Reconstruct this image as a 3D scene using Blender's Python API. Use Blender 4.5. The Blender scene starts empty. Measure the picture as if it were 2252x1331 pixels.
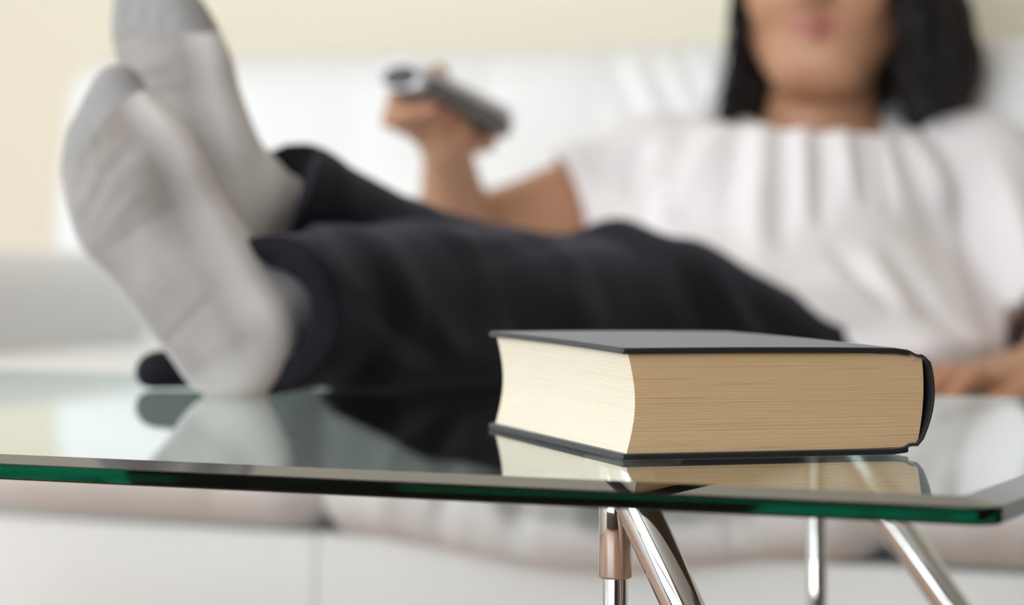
import bpy, bmesh, math, random
import numpy as np
from mathutils import Matrix, Vector

random.seed(7)
rng = np.random.default_rng(7)
scn = bpy.context.scene
COL = scn.collection

# ------------------------------------------------------------------ camera
# metres, z up, +y is the viewing direction. table top z = 0.42
TZ = 0.42
CAMZ = TZ + 0.1193
cam = bpy.data.cameras.new('camera')
cam_o = bpy.data.objects.new('camera', cam)
COL.objects.link(cam_o)
cam.sensor_width = 36.0
cam.lens = 6090.3 / 2252.0 * 36.0
cam.clip_start = 0.05
cam.dof.use_dof = True
cam.dof.focus_distance = 1.455
cam.dof.aperture_fstop = 4.6
cam_o.matrix_world = (Matrix.Translation((0, 0, CAMZ)) @ Matrix.Rotation(math.pi / 2 - 0.0266, 4, 'X')
                      @ Matrix.Rotation(0.0045, 4, 'Z'))
scn.camera = cam_o

# ------------------------------------------------------------------ world, light, exposure
scn.view_settings.view_transform = 'Standard'
scn.view_settings.look = 'None'
scn.view_settings.gamma = 1.0
scn.view_settings.use_curve_mapping = False
scn.view_settings.exposure = 0.0

world = bpy.data.worlds.new('world')
scn.world = world
world.use_nodes = True
wn = world.node_tree
wn.nodes['Background'].inputs[0].default_value = (0.80, 0.90, 1.0, 1)
wn.nodes['Background'].inputs[1].default_value = 1.0

# sofa / room frame: su along the sofa, sv towards the back wall
SA = math.radians(-25.0)
SU = np.array([math.cos(SA), math.sin(SA), 0.0])
SV = np.array([-math.sin(SA), math.cos(SA), 0.0])
S0 = np.array([-0.19, 2.60, 0.0])


def sofa_pt(s, v, z):
    return S0 + SU * s + SV * v + np.array([0, 0, z])


def area_light(name, s, v, z, to, w, h, power, color):
    L = bpy.data.lights.new(name, 'AREA')
    L.shape = 'RECTANGLE'
    L.size, L.size_y = w, h
    L.energy = power
    L.color = color
    o = bpy.data.objects.new(name, L)
    COL.objects.link(o)
    p = Vector(sofa_pt(s, v, z))
    t = Vector(sofa_pt(*to))
    o.matrix_world = Matrix.Translation(p) @ (t - p).to_track_quat('-Z', 'Y').to_matrix().to_4x4()
    return o


ROOM_S = (-2.0, 3.0)
ROOM_V = (-4.2, 0.96)
ROOM_H = 2.5
WIN_V = (-2.25, 0.05)
WIN_Z = (0.45, 2.15)
# daylight through the left window, and an added fill lamp behind the camera
area_light('window_daylight', ROOM_S[0] - 0.12, sum(WIN_V) / 2, sum(WIN_Z) / 2,
           (0.0, sum(WIN_V) / 2, sum(WIN_Z) / 2), WIN_V[1] - WIN_V[0], WIN_Z[1] - WIN_Z[0], 22.0, (0.95, 0.98, 1.0))
area_light('rear_fill_light', -0.20, ROOM_V[0] + 0.03, 1.45, (-0.20, 0.0, 1.40), 3.0, 1.66, 136.0, (0.89, 0.945, 1.0))

scn.cycles.max_bounces = 24
scn.cycles.transmission_bounces = 24
scn.cycles.glossy_bounces = 10
scn.cycles.diffuse_bounces = 6
scn.cycles.transparent_max_bounces = 12
scn.cycles.caustics_reflective = True
scn.cycles.caustics_refractive = True
scn.cycles.blur_glossy = 0.3
scn.cycles.sample_clamp_indirect = 6.0


# ------------------------------------------------------------------ helpers: objects
def tag(o, label=None, cat=None, kind=None, group=None):
    if label: o['label'] = label
    if cat: o['category'] = cat
    if kind: o['kind'] = kind
    if group: o['group'] = group
    return o


def empty(name, loc):
    o = bpy.data.objects.new(name, None)
    o.empty_display_size = 0.05
    COL.objects.link(o)
    o.location = loc
    return o


def link(name, me, mat, parent=None, smooth=True):
    o = bpy.data.objects.new(name, me)
    COL.objects.link(o)
    if mat is not None:
        me.materials.append(mat)
    if smooth and len(me.polygons):
        me.polygons.foreach_set('use_smooth', np.ones(len(me.polygons), bool))
    if parent is not None:
        o.parent = parent
        # every mesh is laid out in world space
        w = Matrix.Identity(4)
        chain = []
        p = parent
        while p is not None:
            chain.append(p)
            p = p.parent
        for p in reversed(chain):
            w = w @ p.matrix_parent_inverse @ Matrix.Translation(p.location)
        o.matrix_parent_inverse = w.inverted()
    return o


def mesh_arrays(name, V, F):
    V = np.ascontiguousarray(V, dtype=np.float32)
    F = np.ascontiguousarray(F, dtype=np.int32)
    k = F.shape[1]
    me = bpy.data.meshes.new(name)
    me.vertices.add(len(V))
    me.vertices.foreach_set('co', V.ravel())
    me.loops.add(F.size)
    me.loops.foreach_set('vertex_index', F.ravel())
    me.polygons.add(len(F))
    me.polygons.foreach_set('loop_start', np.arange(0, F.size, k, dtype=np.int32))
    me.polygons.foreach_set('loop_total', np.full(len(F), k, dtype=np.int32))
    me.update(calc_edges=True)
    me.validate()
    return me


def bm_mesh(name, bm):
    bmesh.ops.recalc_face_normals(bm, faces=bm.faces)
    me = bpy.data.meshes.new(name)
    bm.to_mesh(me)
    bm.free()
    return me


def set_colors(me, name, rgb):
    a = me.color_attributes.new(name, 'FLOAT_COLOR', 'POINT')
    c = np.ones((len(me.vertices), 4), np.float32)
    c[:, :3] = rgb
    a.data.foreach_set('color', c.ravel())


def auto_smooth(o, angle=35):
    me = o.data
    bm = bmesh.new()
    bm.from_mesh(me)
    lim = math.radians(angle)
    for e in bm.edges:
        if len(e.link_faces) == 2 and e.calc_face_angle(0) > lim:
            e.smooth = False
    bm.to_mesh(me)
    bm.free()
    return o


def add_box(bm, lo, hi, M=None, bevel=0.0, seg=2):
    vs = [bm.verts.new((x, y, z)) for x in (lo[0], hi[0]) for y in (lo[1], hi[1]) for z in (lo[2], hi[2])]
    idx = [(0, 1, 3, 2), (4, 6, 7, 5), (0, 4, 5, 1), (2, 3, 7, 6), (0, 2, 6, 4), (1, 5, 7, 3)]
    fs = [bm.faces.new([vs[i] for i in f]) for f in idx]
    bmesh.ops.recalc_face_normals(bm, faces=fs)
    geo = vs
    if bevel > 0:
        es = list({e for f in fs for e in f.edges})
        r = bmesh.ops.bevel(bm, geom=es, offset=bevel, segments=seg, profile=0.5, affect='EDGES')
        geo = list({v for f in r['faces'] for v in f.verts} | {v for v in vs if v.is_valid})
    if M is not None:
        bmesh.ops.transform(bm, matrix=M, verts=geo)
    return geo


def tube_between(a, b, r, n=32, r2=None, bev=0.0015):
    """capped tube with small rounded rims, as arrays"""
    a, b = np.array(a, float), np.array(b, float)
    r2 = r if r2 is None else r2
    d = b - a
    L = np.linalg.norm(d)
    d /= L
    x = np.cross(d, [0.3, 0.9, 0.2]); x /= np.linalg.norm(x)
    y = np.cross(d, x)
    rings = [(0, r - bev), (bev * .4, r - bev * .3), (bev, r), (L - bev, r2), (L - bev * .4, r2 - bev * .3), (L, r2 - bev)]
    V = []
    for t, rr in rings:
        for k in range(n):
            an = 2 * math.pi * k / n
            V.append(a + d * t + (x * math.cos(an) + y * math.sin(an)) * rr)
    F = []
    for i in range(len(rings) - 1):
        for k in range(n):
            F.append((i * n + k, i * n + (k + 1) % n, (i + 1) * n + (k + 1) % n, (i + 1) * n + k))
    me = bpy.data.meshes.new('tube')
    caps = [tuple(range(n - 1, -1, -1)), tuple(range((len(rings) - 1) * n, len(rings) * n))]
    me.from_pydata([tuple(v) for v in V], [], F + caps)
    return me


# ------------------------------------------------------------------ helpers: implicit surfaces
class Field:
    def __init__(self, lo, hi, h):
        self.lo = np.array(lo, np.float64); self.h = h
        self.n = np.ceil((np.array(hi) - self.lo) / h).astype(int) + 1
        self.F = np.full(self.n, 9.0, np.float32)

    def _sub(self, lo, hi):
        i0 = np.maximum(np.floor((np.array(lo) - self.lo) / self.h).astype(int), 0)
        i1 = np.minimum(np.ceil((np.array(hi) - self.lo) / self.h).astype(int) + 1, self.n)
        if np.any(i1 <= i0):
            return None
        ax = [(self.lo[k] + self.h * np.arange(i0[k], i1[k])).astype(np.float32) for k in range(3)]
        sl = tuple(slice(i0[k], i1[k]) for k in range(3))
        P = (ax[0][:, None, None], ax[1][None, :, None], ax[2][None, None, :])
        return sl, P

    def apply(self, lo, hi, fn, k, op='add'):
        pad = k + 4 * self.h
        r = self._sub(np.array(lo) - pad, np.array(hi) + pad)
        if r is None: return
        sl, P = r
        d = fn(P)
        A = self.F[sl]
        if op == 'add':
            if k > 0:
                g = np.maximum(k - np.abs(A - d), 0) / k
                self.F[sl] = np.minimum(A, d) - g * g * k * 0.25
            else:
                self.F[sl] = np.minimum(A, d)
        else:   # subtract
            d = -d
            if k > 0:
                g = np.maximum(k - np.abs(A - d), 0) / k
                self.F[sl] = np.maximum(A, d) + g * g * k * 0.25
            else:
                self.F[sl] = np.maximum(A, d)

    def rc(self, a, b, r1, r2=None, k=0.02, op='add', flat=None, fs=1.0):
        """round cone a-b; flat = direction in which the section is scaled by fs"""
        r2 = r1 if r2 is None else r2
        a = np.array(a, np.float32); b = np.array(b, np.float32)
        ba = b - a
        L2 = float(ba @ ba) + 1e-12
        R = max(r1, r2) * max(1.0, fs)
        lo = np.minimum(a, b) - R; hi = np.maximum(a, b) + R
        nrm = None
        if flat is not None:
            nrm = np.array(flat, np.float32); nrm = nrm - ba * float(nrm @ ba) / L2
            nrm /= np.linalg.norm(nrm)

        def fn(P):
            x, y, z = P[0] - a[0], P[1] - a[1], P[2] - a[2]
            t = np.clip((x * ba[0] + y * ba[1] + z * ba[2]) / L2, 0, 1)
            x = x - t * ba[0]; y = y - t * ba[1]; z = z - t * ba[2]
            if nrm is not None:
                q = (x * nrm[0] + y * nrm[1] + z * nrm[2]) * (1.0 / fs - 1.0)
                x = x + q * nrm[0]; y = y + q * nrm[1]; z = z + q * nrm[2]
            d = np.sqrt(x * x + y * y + z * z) - (r1 + (r2 - r1) * t)
            return d * min(1.0, fs) if nrm is not None else d
        self.apply(lo, hi, fn, k, op)

    def chain(self, pts, rad, k=0.02, op='add', flat=None, fs=1.0):
        for i in range(len(pts) - 1):
            self.rc(pts[i], pts[i + 1], rad[i], rad[i + 1], k if i == 0 else min(k, 0.012), op, flat, fs)

    def ell(self, c, r, axes=None, k=0.02, op='add'):
        c = np.array(c, np.float32); r = np.array(r, np.float32)
        A = np.eye(3, dtype=np.float32) if axes is None else np.array(axes, np.float32)
        ext = np.sqrt(((A * r[:, None]) ** 2).sum(0))

        def fn(P):
            x, y, z = P[0] - c[0], P[1] - c[1], P[2] - c[2]
            q = [x * A[i][0] + y * A[i][1] + z * A[i][2] for i in range(3)]
            k0 = np.sqrt(sum((q[i] / r[i]) ** 2 for i in range(3)))
            k1 = np.sqrt(sum((q[i] / r[i] ** 2) ** 2 for i in range(3))) + 1e-6
            return k0 * (k0 - 1) / k1
        self.apply(c - ext, c + ext, fn, k, op)

    def cut(self, p, n):
        """remove everything on the side of n"""
        p = np.array(p, np.float32); n = np.array(n, np.float32); n = n / np.linalg.norm(n)
        sl, P = self._sub(self.lo, self.lo + self.h * self.n)
        d = (P[0] - p[0]) * n[0] + (P[1] - p[1]) * n[1] + (P[2] - p[2]) * n[2]
        self.F = np.maximum(self.F, d.astype(np.float32))

    def cut_local(self, p, n, c, R):
        """the same inside a ball of radius R around c only"""
        p = np.array(p, np.float32); n = np.array(n, np.float32); n = n / np.linalg.norm(n)
        c = np.array(c, np.float32)
        r = self._sub(c - R, c + R)
        if r is None: return
        sl, P = r
        d = (P[0] - p[0]) * n[0] + (P[1] - p[1]) * n[1] + (P[2] - p[2]) * n[2]
        rr = np.sqrt((P[0] - c[0]) ** 2 + (P[1] - c[1]) ** 2 + (P[2] - c[2]) ** 2) - R
        d = np.minimum(d, -rr)
        self.F[sl] = np.maximum(self.F[sl], d.astype(np.float32))

    def sample(self, V):
        i = np.clip(np.round((V - self.lo) / self.h).astype(int), 0, self.n - 1)
        return self.F[i[:, 0], i[:, 1], i[:, 2]]

    def mesh(self, smooth=2):
        F = self.F
        # pad so that the surface is closed
        F[0] = F[-1] = 9; F[:, 0] = F[:, -1] = 9; F[:, :, 0] = F[:, :, -1] = 9
        S = F < 0
        nx, ny, nz = F.shape
        cnt = np.zeros((nx - 1, ny - 1, nz - 1), np.uint8)
        for dx in (0, 1):
            for dy in (0, 1):
                for dz in (0, 1):
                    cnt += S[dx:nx - 1 + dx, dy:ny - 1 + dy, dz:nz - 1 + dz]
        act = np.argwhere((cnt > 0) & (cnt < 8))
        index = np.full(cnt.shape, -1, np.int32)
        index[act[:, 0], act[:, 1], act[:, 2]] = np.arange(len(act))
        acc = np.zeros((len(act), 3)); num = np.zeros(len(act))
        cor = [(x, y, z) for x in (0, 1) for y in (0, 1) for z in (0, 1)]
        val = {c: F[act[:, 0] + c[0], act[:, 1] + c[1], act[:, 2] + c[2]].astype(np.float64) for c in cor}
        for c in cor:
            for ax in range(3):
                if c[ax] == 0:
                    e = list(c); e[ax] = 1; e = tuple(e)
                    a, b = val[c], val[e]
                    m = (a < 0) != (b < 0)
                    t = np.where(m, a / np.where(m, a - b, 1), 0)
                    p = np.tile(np.array(c, float), (len(act), 1)); p[:, ax] += t
                    acc[m] += p[m]; num += m
        V = self.lo + self.h * (act + acc / num[:, None])
        quads = []
        for ax in range(3):
            o = [k for k in range(3) if k != ax]
            s0 = [slice(1, -1)] * 3; s1 = [slice(1, -1)] * 3
            s0[ax] = slice(0, -1); s1[ax] = slice(1, None)
            a = S[tuple(s0)]; b = S[tuple(s1)]
            ch = np.argwhere(a != b)
            ins = a[ch[:, 0], ch[:, 1], ch[:, 2]]
            base = ch.copy(); base[:, o[0]] += 1; base[:, o[1]] += 1
            q = []
            for d0, d1 in ((-1, -1), (0, -1), (0, 0), (-1, 0)):
                cc = base.copy(); cc[:, o[0]] += d0; cc[:, o[1]] += d1
                q.append(index[cc[:, 0], cc[:, 1], cc[:, 2]])
            q = np.stack(q, 1)
            flip = ins if ax != 1 else ~ins
            q[~flip] = q[~flip][:, ::-1]
            quads.append(q)
        Q = np.concatenate(quads)
        if smooth:
            V = relax(V, Q, smooth)
        return V, Q


def relax(V, Q, n, lam=0.5):
    e = np.concatenate([Q[:, [0, 1]], Q[:, [1, 2]], Q[:, [2, 3]], Q[:, [3, 0]]])
    deg = np.bincount(e.ravel(), minlength=len(V)).astype(float)[:, None]
    for it in range(n):
        acc = np.zeros_like(V)
        for c in range(3):
            acc[:, c] = np.bincount(e[:, 0], V[e[:, 1], c], len(V)) + np.bincount(e[:, 1], V[e[:, 0], c], len(V))
        V = V + lam * (acc / np.maximum(deg, 1) - V)
    return V


def normals(V, Q):
    n = np.cross(V[Q[:, 2]] - V[Q[:, 0]], V[Q[:, 3]] - V[Q[:, 1]])
    N = np.zeros_like(V)
    for k in range(4):
        for c in range(3):
            N[:, c] += np.bincount(Q[:, k], n[:, c], len(V))
    return N / np.maximum(np.linalg.norm(N, axis=1, keepdims=True), 1e-12)


def fold(P2, a, b, w, amp):
    """a soft ridge (amp > 0) or crease along segment a-b in a 2-D layout"""
    a, b = np.array(a, float), np.array(b, float)
    ba = b - a
    t = np.clip(((P2 - a) @ ba) / (ba @ ba), 0, 1)
    d = np.linalg.norm(P2 - a - t[:, None] * ba, axis=1)
    taper = np.sin(np.pi * (0.12 + 0.76 * t))
    return amp * np.exp(-(d / w) ** 2) * taper


# ------------------------------------------------------------------ materials
def mat(name, base, rough=0.5, metal=0.0, **kw):
    m = bpy.data.materials.new(name)
    m.use_nodes = True
    b = m.node_tree.nodes['Principled BSDF']
    b.inputs['Base Color'].default_value = (*base, 1)
    b.inputs['Roughness'].default_value = rough
    b.inputs['Metallic'].default_value = metal
    for k, v in kw.items():
        b.inputs[k.replace('_', ' ')].default_value = v
    return m


def nodes(m):
    nt = m.node_tree
    return nt, nt.nodes, nt.links, nt.nodes['Principled BSDF']


def add_noise_bump(m, scale=(200, 200, 200), strength=0.2, dist=0.001, detail=3, wave=None):
    nt, N, L, b = nodes(m)
    tc = N.new('ShaderNodeTexCoord'); mp = N.new('ShaderNodeMapping')
    mp.inputs['Scale'].default_value = scale
    L.new(tc.outputs['Object'], mp.inputs['Vector'])
    no = N.new('ShaderNodeTexNoise'); no.inputs['Scale'].default_value = 1.0; no.inputs['Detail'].default_value = detail
    L.new(mp.outputs[0], no.inputs['Vector'])
    bu = N.new('ShaderNodeBump'); bu.inputs['Strength'].default_value = strength; bu.inputs['Distance'].default_value = dist
    L.new(no.outputs['Fac'], bu.inputs['Height'])
    L.new(bu.outputs[0], b.inputs['Normal'])
    return no, mp, bu


def add_mottle(m, c1, c2, scale=(8, 8, 8), detail=4):
    nt, N, L, b = nodes(m)
    tc = N.new('ShaderNodeTexCoord'); mp = N.new('ShaderNodeMapping')
    mp.inputs['Scale'].default_value = scale
    L.new(tc.outputs['Object'], mp.inputs['Vector'])
    no = N.new('ShaderNodeTexNoise'); no.inputs['Scale'].default_value = 1.0; no.inputs['Detail'].default_value = detail
    L.new(mp.outputs[0], no.inputs['Vector'])
    mx = N.new('ShaderNodeMix'); mx.data_type = 'RGBA'
    mx.inputs[6].default_value = (*c1, 1); mx.inputs[7].default_value = (*c2, 1)
    L.new(no.outputs['Fac'], mx.inputs[0])
    L.new(mx.outputs[2], b.inputs['Base Color'])
    return mx


M = {}
M['wall'] = mat('cream_wall_paint', (0.745, 0.705, 0.575), 0.85)
M['wall_pale'] = mat('pale_wall_paint', (0.74, 0.735, 0.71), 0.85)
M['wall_brown'] = mat('brown_wall_panelling', (0.11, 0.092, 0.08), 0.5)
M['wall_dark'] = mat('dark_wood_panelling', (0.055, 0.040, 0.034), 0.5)
add_noise_bump(M['wall'], (60, 60, 60), 0.05, 0.002)
M['ceiling'] = mat('ceiling_paint', (0.86, 0.85, 0.82), 0.9)
M['floor'] = mat('wood_floor', (0.36, 0.23, 0.17), 0.4)
add_mottle(M['floor'], (0.51, 0.31, 0.205), (0.40, 0.235, 0.15), (1.5, 22, 3))
M['trim'] = mat('white_trim', (0.82, 0.81, 0.78), 0.5)
M['leather'] = mat('white_leather', (0.75, 0.76, 0.75), 0.42)
add_noise_bump(M['leather'], (90, 90, 90), 0.10, 0.001)
M['sofa_leg'] = mat('dark_wood_foot', (0.05, 0.035, 0.028), 0.4)
M['chrome'] = mat('polished_chrome', (0.62, 0.615, 0.605), 0.05, 1.0)
M['pad'] = mat('clear_pad', (0.62, 0.66, 0.64), 0.3)
M['rubber'] = mat('black_rubber', (0.02, 0.02, 0.02), 0.7)
M['sock'] = mat('white_knit_sock', (0.7, 0.69, 0.67), 0.95, Sheen_Weight=0.25, Sheen_Roughness=0.6)
add_mottle(M['sock'], (0.69, 0.67, 0.655), (0.76, 0.745, 0.73), (25, 25, 25))
add_noise_bump(M['sock'], (900, 900, 900), 0.25, 0.001, 2)
_nt, _N, _L, _b = nodes(M['sock'])
_at = _N.new('ShaderNodeAttribute'); _at.attribute_name = 'sole'
_n1 = _N.new('ShaderNodeTexNoise'); _n1.inputs['Scale'].default_value = 13.0; _n1.inputs['Detail'].default_value = 3
_tc = _N.new('ShaderNodeTexCoord'); _L.new(_tc.outputs['Object'], _n1.inputs['Vector'])
_mr = _N.new('ShaderNodeMapRange'); _mr.inputs[1].default_value = 0.3; _mr.inputs[2].default_value = 0.7; _mr.inputs[3].default_value = 0.72; _mr.inputs[4].default_value = 1.0
_L.new(_n1.outputs['Fac'], _mr.inputs[0])
_mm = _N.new('ShaderNodeMath'); _mm.operation = 'MULTIPLY'; _L.new(_at.outputs['Fac'], _mm.inputs[0]); _L.new(_mr.outputs[0], _mm.inputs[1])
_mx = _N.new('ShaderNodeMix'); _mx.data_type = 'RGBA'; _mx.inputs[7].default_value = (0.205, 0.180, 0.163, 1)
_L.new(_mm.outputs[0], _mx.inputs[0])
_L.new(_b.inputs['Base Color'].links[0].from_socket, _mx.inputs[6]); _L.new(_mx.outputs[2], _b.inputs['Base Color'])
M['sock_toe'] = mat('grey_knit_toe', (0.27, 0.268, 0.262), 0.95, Sheen_Weight=0.25)
add_noise_bump(M['sock_toe'], (900, 900, 900), 0.25, 0.001, 2)
M['trouser'] = mat('dark_navy_cotton', (0.0055, 0.0058, 0.0085), 0.8, Specular_IOR_Level=0.2, Sheen_Weight=0.10, Sheen_Roughness=0.45)
M['trouser'].node_tree.nodes['Principled BSDF'].inputs['Sheen Tint'].default_value = (0.6, 0.6, 0.9, 1)
add_noise_bump(M['trouser'], (1200, 1200, 1200), 0.15, 0.0006, 2)
M['shirt'] = mat('white_jersey', (0.82, 0.80, 0.81), 0.9, Sheen_Weight=0.1)
add_noise_bump(M['shirt'], (700, 700, 700), 0.1, 0.0006, 2)
M['hair'] = mat('dark_brown_hair', (0.012, 0.008, 0.0075), 0.5, Specular_IOR_Level=0.3)
M['eye'] = mat('eye_white', (0.75, 0.73, 0.70), 0.2)
M['iris'] = mat('dark_iris', (0.03, 0.018, 0.012), 0.15)
M['skin'] = mat('skin', (0.5, 0.3, 0.2), 0.48, Subsurface_Weight=0.12, Subsurface_Scale=0.01)
M['skin'].node_tree.nodes['Principled BSDF'].inputs['Subsurface Radius'].default_value = (1, .35, .2)
_nt, _N, _L, _b = nodes(M['skin'])
_a = _N.new('ShaderNodeVertexColor'); _a.layer_name = 'tone'
_L.new(_a.outputs['Color'], _b.inputs['Base Color'])
M['cover'] = mat('black_book_cloth', (0.010, 0.010, 0.0115), 0.46, Sheen_Weight=0.22, Sheen_Roughness=0.35)
M['cover'].node_tree.nodes['Principled BSDF'].inputs['Sheen Tint'].default_value = (0.85, 0.92, 1.0, 1)
add_noise_bump(M['cover'], (2200, 2200, 2200), 0.35, 0.0004, 2)
M['remote_grey'] = mat('grey_plastic', (0.13, 0.126, 0.12), 0.45)
M['remote_silver'] = mat('silver_plastic', (0.72, 0.74, 0.77), 0.28, 0.35)
M['remote_window'] = mat('smoked_window', (0.05, 0.048, 0.05), 0.25)
M['button'] = mat('rubber_button', (0.32, 0.32, 0.33), 0.5)
M['endpaper'] = mat('white_endpaper', (0.70, 0.67, 0.62), 0.8)


def page_material(name, c1, c2, dark):
    m = mat(name, c1, 0.85)
    nt, N, L, b = nodes(m)
    tc = N.new('ShaderNodeTexCoord'); mp = N.new('ShaderNodeMapping')
    mp.inputs['Scale'].default_value = (26, 26, 2600)
    L.new(tc.outputs['Object'], mp.inputs['Vector'])
    no = N.new('ShaderNodeTexNoise'); no.inputs['Detail'].default_value = 3; no.inputs['Scale'].default_value = 1
    L.new(mp.outputs[0], no.inputs['Vector'])
    mp2 = N.new('ShaderNodeMapping'); mp2.inputs['Scale'].default_value = (9, 9, 900)
    L.new(tc.outputs['Object'], mp2.inputs['Vector'])
    n2 = N.new('ShaderNodeTexNoise'); n2.inputs['Detail'].default_value = 1; n2.inputs['Scale'].default_value = 1
    L.new(mp2.outputs[0], n2.inputs['Vector'])
    rp = N.new('ShaderNodeValToRGB')
    rp.color_ramp.elements[0].position = 0.27; rp.color_ramp.elements[0].color = (*dark, 1)
    rp.color_ramp.elements[1].position = 0.36; rp.color_ramp.elements[1].color = (1, 1, 1, 1)
    L.new(n2.outputs['Fac'], rp.inputs['Fac'])
    mx = N.new('ShaderNodeMix'); mx.data_type = 'RGBA'
    mx.inputs[6].default_value = (*c1, 1); mx.inputs[7].default_value = (*c2, 1)
    L.new(no.outputs['Fac'], mx.inputs[0])
    mu = N.new('ShaderNodeMix'); mu.data_type = 'RGBA'; mu.blend_type = 'MULTIPLY'
    mu.inputs[0].default_value = 1.0
    L.new(mx.outputs[2], mu.inputs[6]); L.new(rp.outputs[0], mu.inputs[7])
    L.new(mu.outputs[2], b.inputs['Base Color'])
    bu = N.new('ShaderNodeBump'); bu.inputs['Strength'].default_value = 0.3; bu.inputs['Distance'].default_value = 0.0003
    L.new(no.outputs['Fac'], bu.inputs['Height'])
    L.new(bu.outputs[0], b.inputs['Normal'])
    return m


M['page_fore'] = page_material('cream_page_edges', (0.64, 0.58, 0.455), (0.68, 0.62, 0.50), (0.90, 0.86, 0.80))
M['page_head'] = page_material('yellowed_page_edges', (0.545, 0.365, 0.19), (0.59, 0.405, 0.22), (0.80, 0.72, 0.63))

g = bpy.data.materials.new('green_float_glass')
g.use_nodes = True
gn = g.node_tree
for n in list(gn.nodes):
    gn.nodes.remove(n)
go = gn.nodes.new('ShaderNodeOutputMaterial')
gg = gn.nodes.new('ShaderNodeBsdfGlass')
gg.inputs['Color'].default_value = (1, 1, 1, 1)
gg.inputs['Roughness'].default_value = 0.0
gg.inputs['IOR'].default_value = 1.52
gv = gn.nodes.new('ShaderNodeVolumeAbsorption')
gv.inputs['Color'].default_value = (0.0, 0.72, 0.62, 1)
gv.inputs['Density'].default_value = 9.0
gn.links.new(gg.outputs[0], go.inputs['Surface'])
gn.links.new(gv.outputs[0], go.inputs['Volume'])
M['glass'] = g

pane = mat('window_glass', (1, 1, 1), 0.0, Transmission_Weight=1.0)
pane.node_tree.nodes['Principled BSDF'].inputs['IOR'].default_value = 1.45
M['pane'] = pane

# ------------------------------------------------------------------ room
RM = Matrix.Translation(Vector(S0)) @ Matrix.Rotation(SA, 4, 'Z')


def slab(name, lo, hi, m, bevel=0.0, parent=None):
    bm = bmesh.new()
    add_box(bm, lo, hi, RM, bevel)
    o = link(name, bm_mesh(name, bm), m, parent, smooth=False)
    if parent is None:
        tag(o, kind='structure')
    return o


s0, s1 = ROOM_S
v0, v1 = ROOM_V
T = 0.12
slab('floor', (s0 - T, v0 - T, -0.1), (s1 + T, v1 + T, 0), M['floor'])
slab('ceiling', (s0 - T, v0 - T, ROOM_H), (s1 + T, v1 + T, ROOM_H + 0.1), M['ceiling'])
slab('wall_back', (s0 - T, v1, 0), (s1 + T, v1 + T, ROOM_H), M['wall'])
slab('wall_right', (s1, v0, 0), (s1 + T, v1, ROOM_H), M['wall_dark'])
slab('wall_front', (s0 - T, v0 - T, 0), (s1 + T, v0, ROOM_H), M['wall_brown'])
bm = bmesh.new()
add_box(bm, (s0 - T, v0, 0), (s0, WIN_V[0], ROOM_H), RM)
add_box(bm, (s0 - T, WIN_V[1], 0), (s0, v1, ROOM_H), RM)
add_box(bm, (s0 - T, WIN_V[0], 0), (s0, WIN_V[1], WIN_Z[0]), RM)
add_box(bm, (s0 - T, WIN_V[0], WIN_Z[1]), (s0, WIN_V[1], ROOM_H), RM)
tag(link('wall_left', bm_mesh('wall_left', bm), M['wall_pale'], None, False), kind='structure')
bm = bmesh.new()
add_box(bm, (s0, v1 - 0.016, 0), (s1, v1, 0.09), RM, 0.004)
tag(link('baseboard_back', bm_mesh('baseboard_back', bm), M['trim'], None, False), kind='structure')
# window_1 : frame bars
bm = bmesh.new()
w = 0.05
for lo, hi in (((WIN_V[0], WIN_Z[0]), (WIN_V[0] + w, WIN_Z[1])), ((WIN_V[1] - w, WIN_Z[0]), (WIN_V[1], WIN_Z[1])),
               ((WIN_V[0], WIN_Z[0]), (WIN_V[1], WIN_Z[0] + w)), ((WIN_V[0], WIN_Z[1] - w), (WIN_V[1], WIN_Z[1])),
               ((sum(WIN_V) / 2 - w / 2, WIN_Z[0]), (sum(WIN_V) / 2 + w / 2, WIN_Z[1]))):
    add_box(bm, (s0 - 0.08, lo[0], lo[1]), (s0 - 0.02, hi[0], hi[1]), RM)
tag(link('window_1', bm_mesh('window_1', bm), M['trim'], None, False), kind='structure')

# ------------------------------------------------------------------ sofa
def sofa_field_mesh(name, parent, mat_, lo, hi, r, h=0.009, bulge=(0, 0, 0), shear=0.0, shear_z=0.0, post=None, smooth=2):
    """a stuffed rounded box lo..hi in sofa coordinates (s, v, z)"""
    lo = np.array(lo, float); hi = np.array(hi, float)
    c = (lo + hi) / 2; b = (hi - lo) / 2
    pad = 0.06
    f = Field(lo - pad, hi + pad, h)
    sl, P = f._sub(lo - pad, hi + pad)
    q = [P[i] - c[i] for i in range(3)]
    u = [np.clip(q[i] / b[i], -1, 1) for i in range(3)]
    grow = [bulge[i] * (1 - u[(i + 1) % 3] ** 2) * (1 - u[(i + 2) % 3] ** 2) for i in range(3)]
    d3 = [np.abs(q[i]) - (b[i] + grow[i] - r) for i in range(3)]
    out = np.sqrt(sum(np.maximum(x, 0) ** 2 for x in d3))
    ins = np.minimum(np.maximum(np.maximum(d3[0], d3[1]), d3[2]), 0)
    f.F[sl] = (out + ins - r).astype(np.float32)
    V, Q = f.mesh(smooth)
    if post is not None:
        V = post(V, normals(V, Q))
    if shear:
        V[:, 1] += shear * (V[:, 2] - shear_z)
    W = S0 + V[:, :1] * SU + V[:, 1:2] * SV + V[:, 2:3] * np.array([0, 0, 1.0])
    return link(name, mesh_arrays(name, W, Q), mat_, parent)


sofa = empty('sofa', tuple(sofa_pt(0.2, 0.3, 0)))
tag(sofa, 'white leather sofa with puffy cushions standing against the cream wall', 'sofa')
SEAT_Z0, SEAT_Z1 = 0.250, 0.398
ARM_IN = -0.55
BACK_END = -0.726
SPLITS = [(ARM_IN, 0.0), (0.0, 0.55), (0.55, 1.10)]
SIT = (0.36, 0.20)


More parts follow.
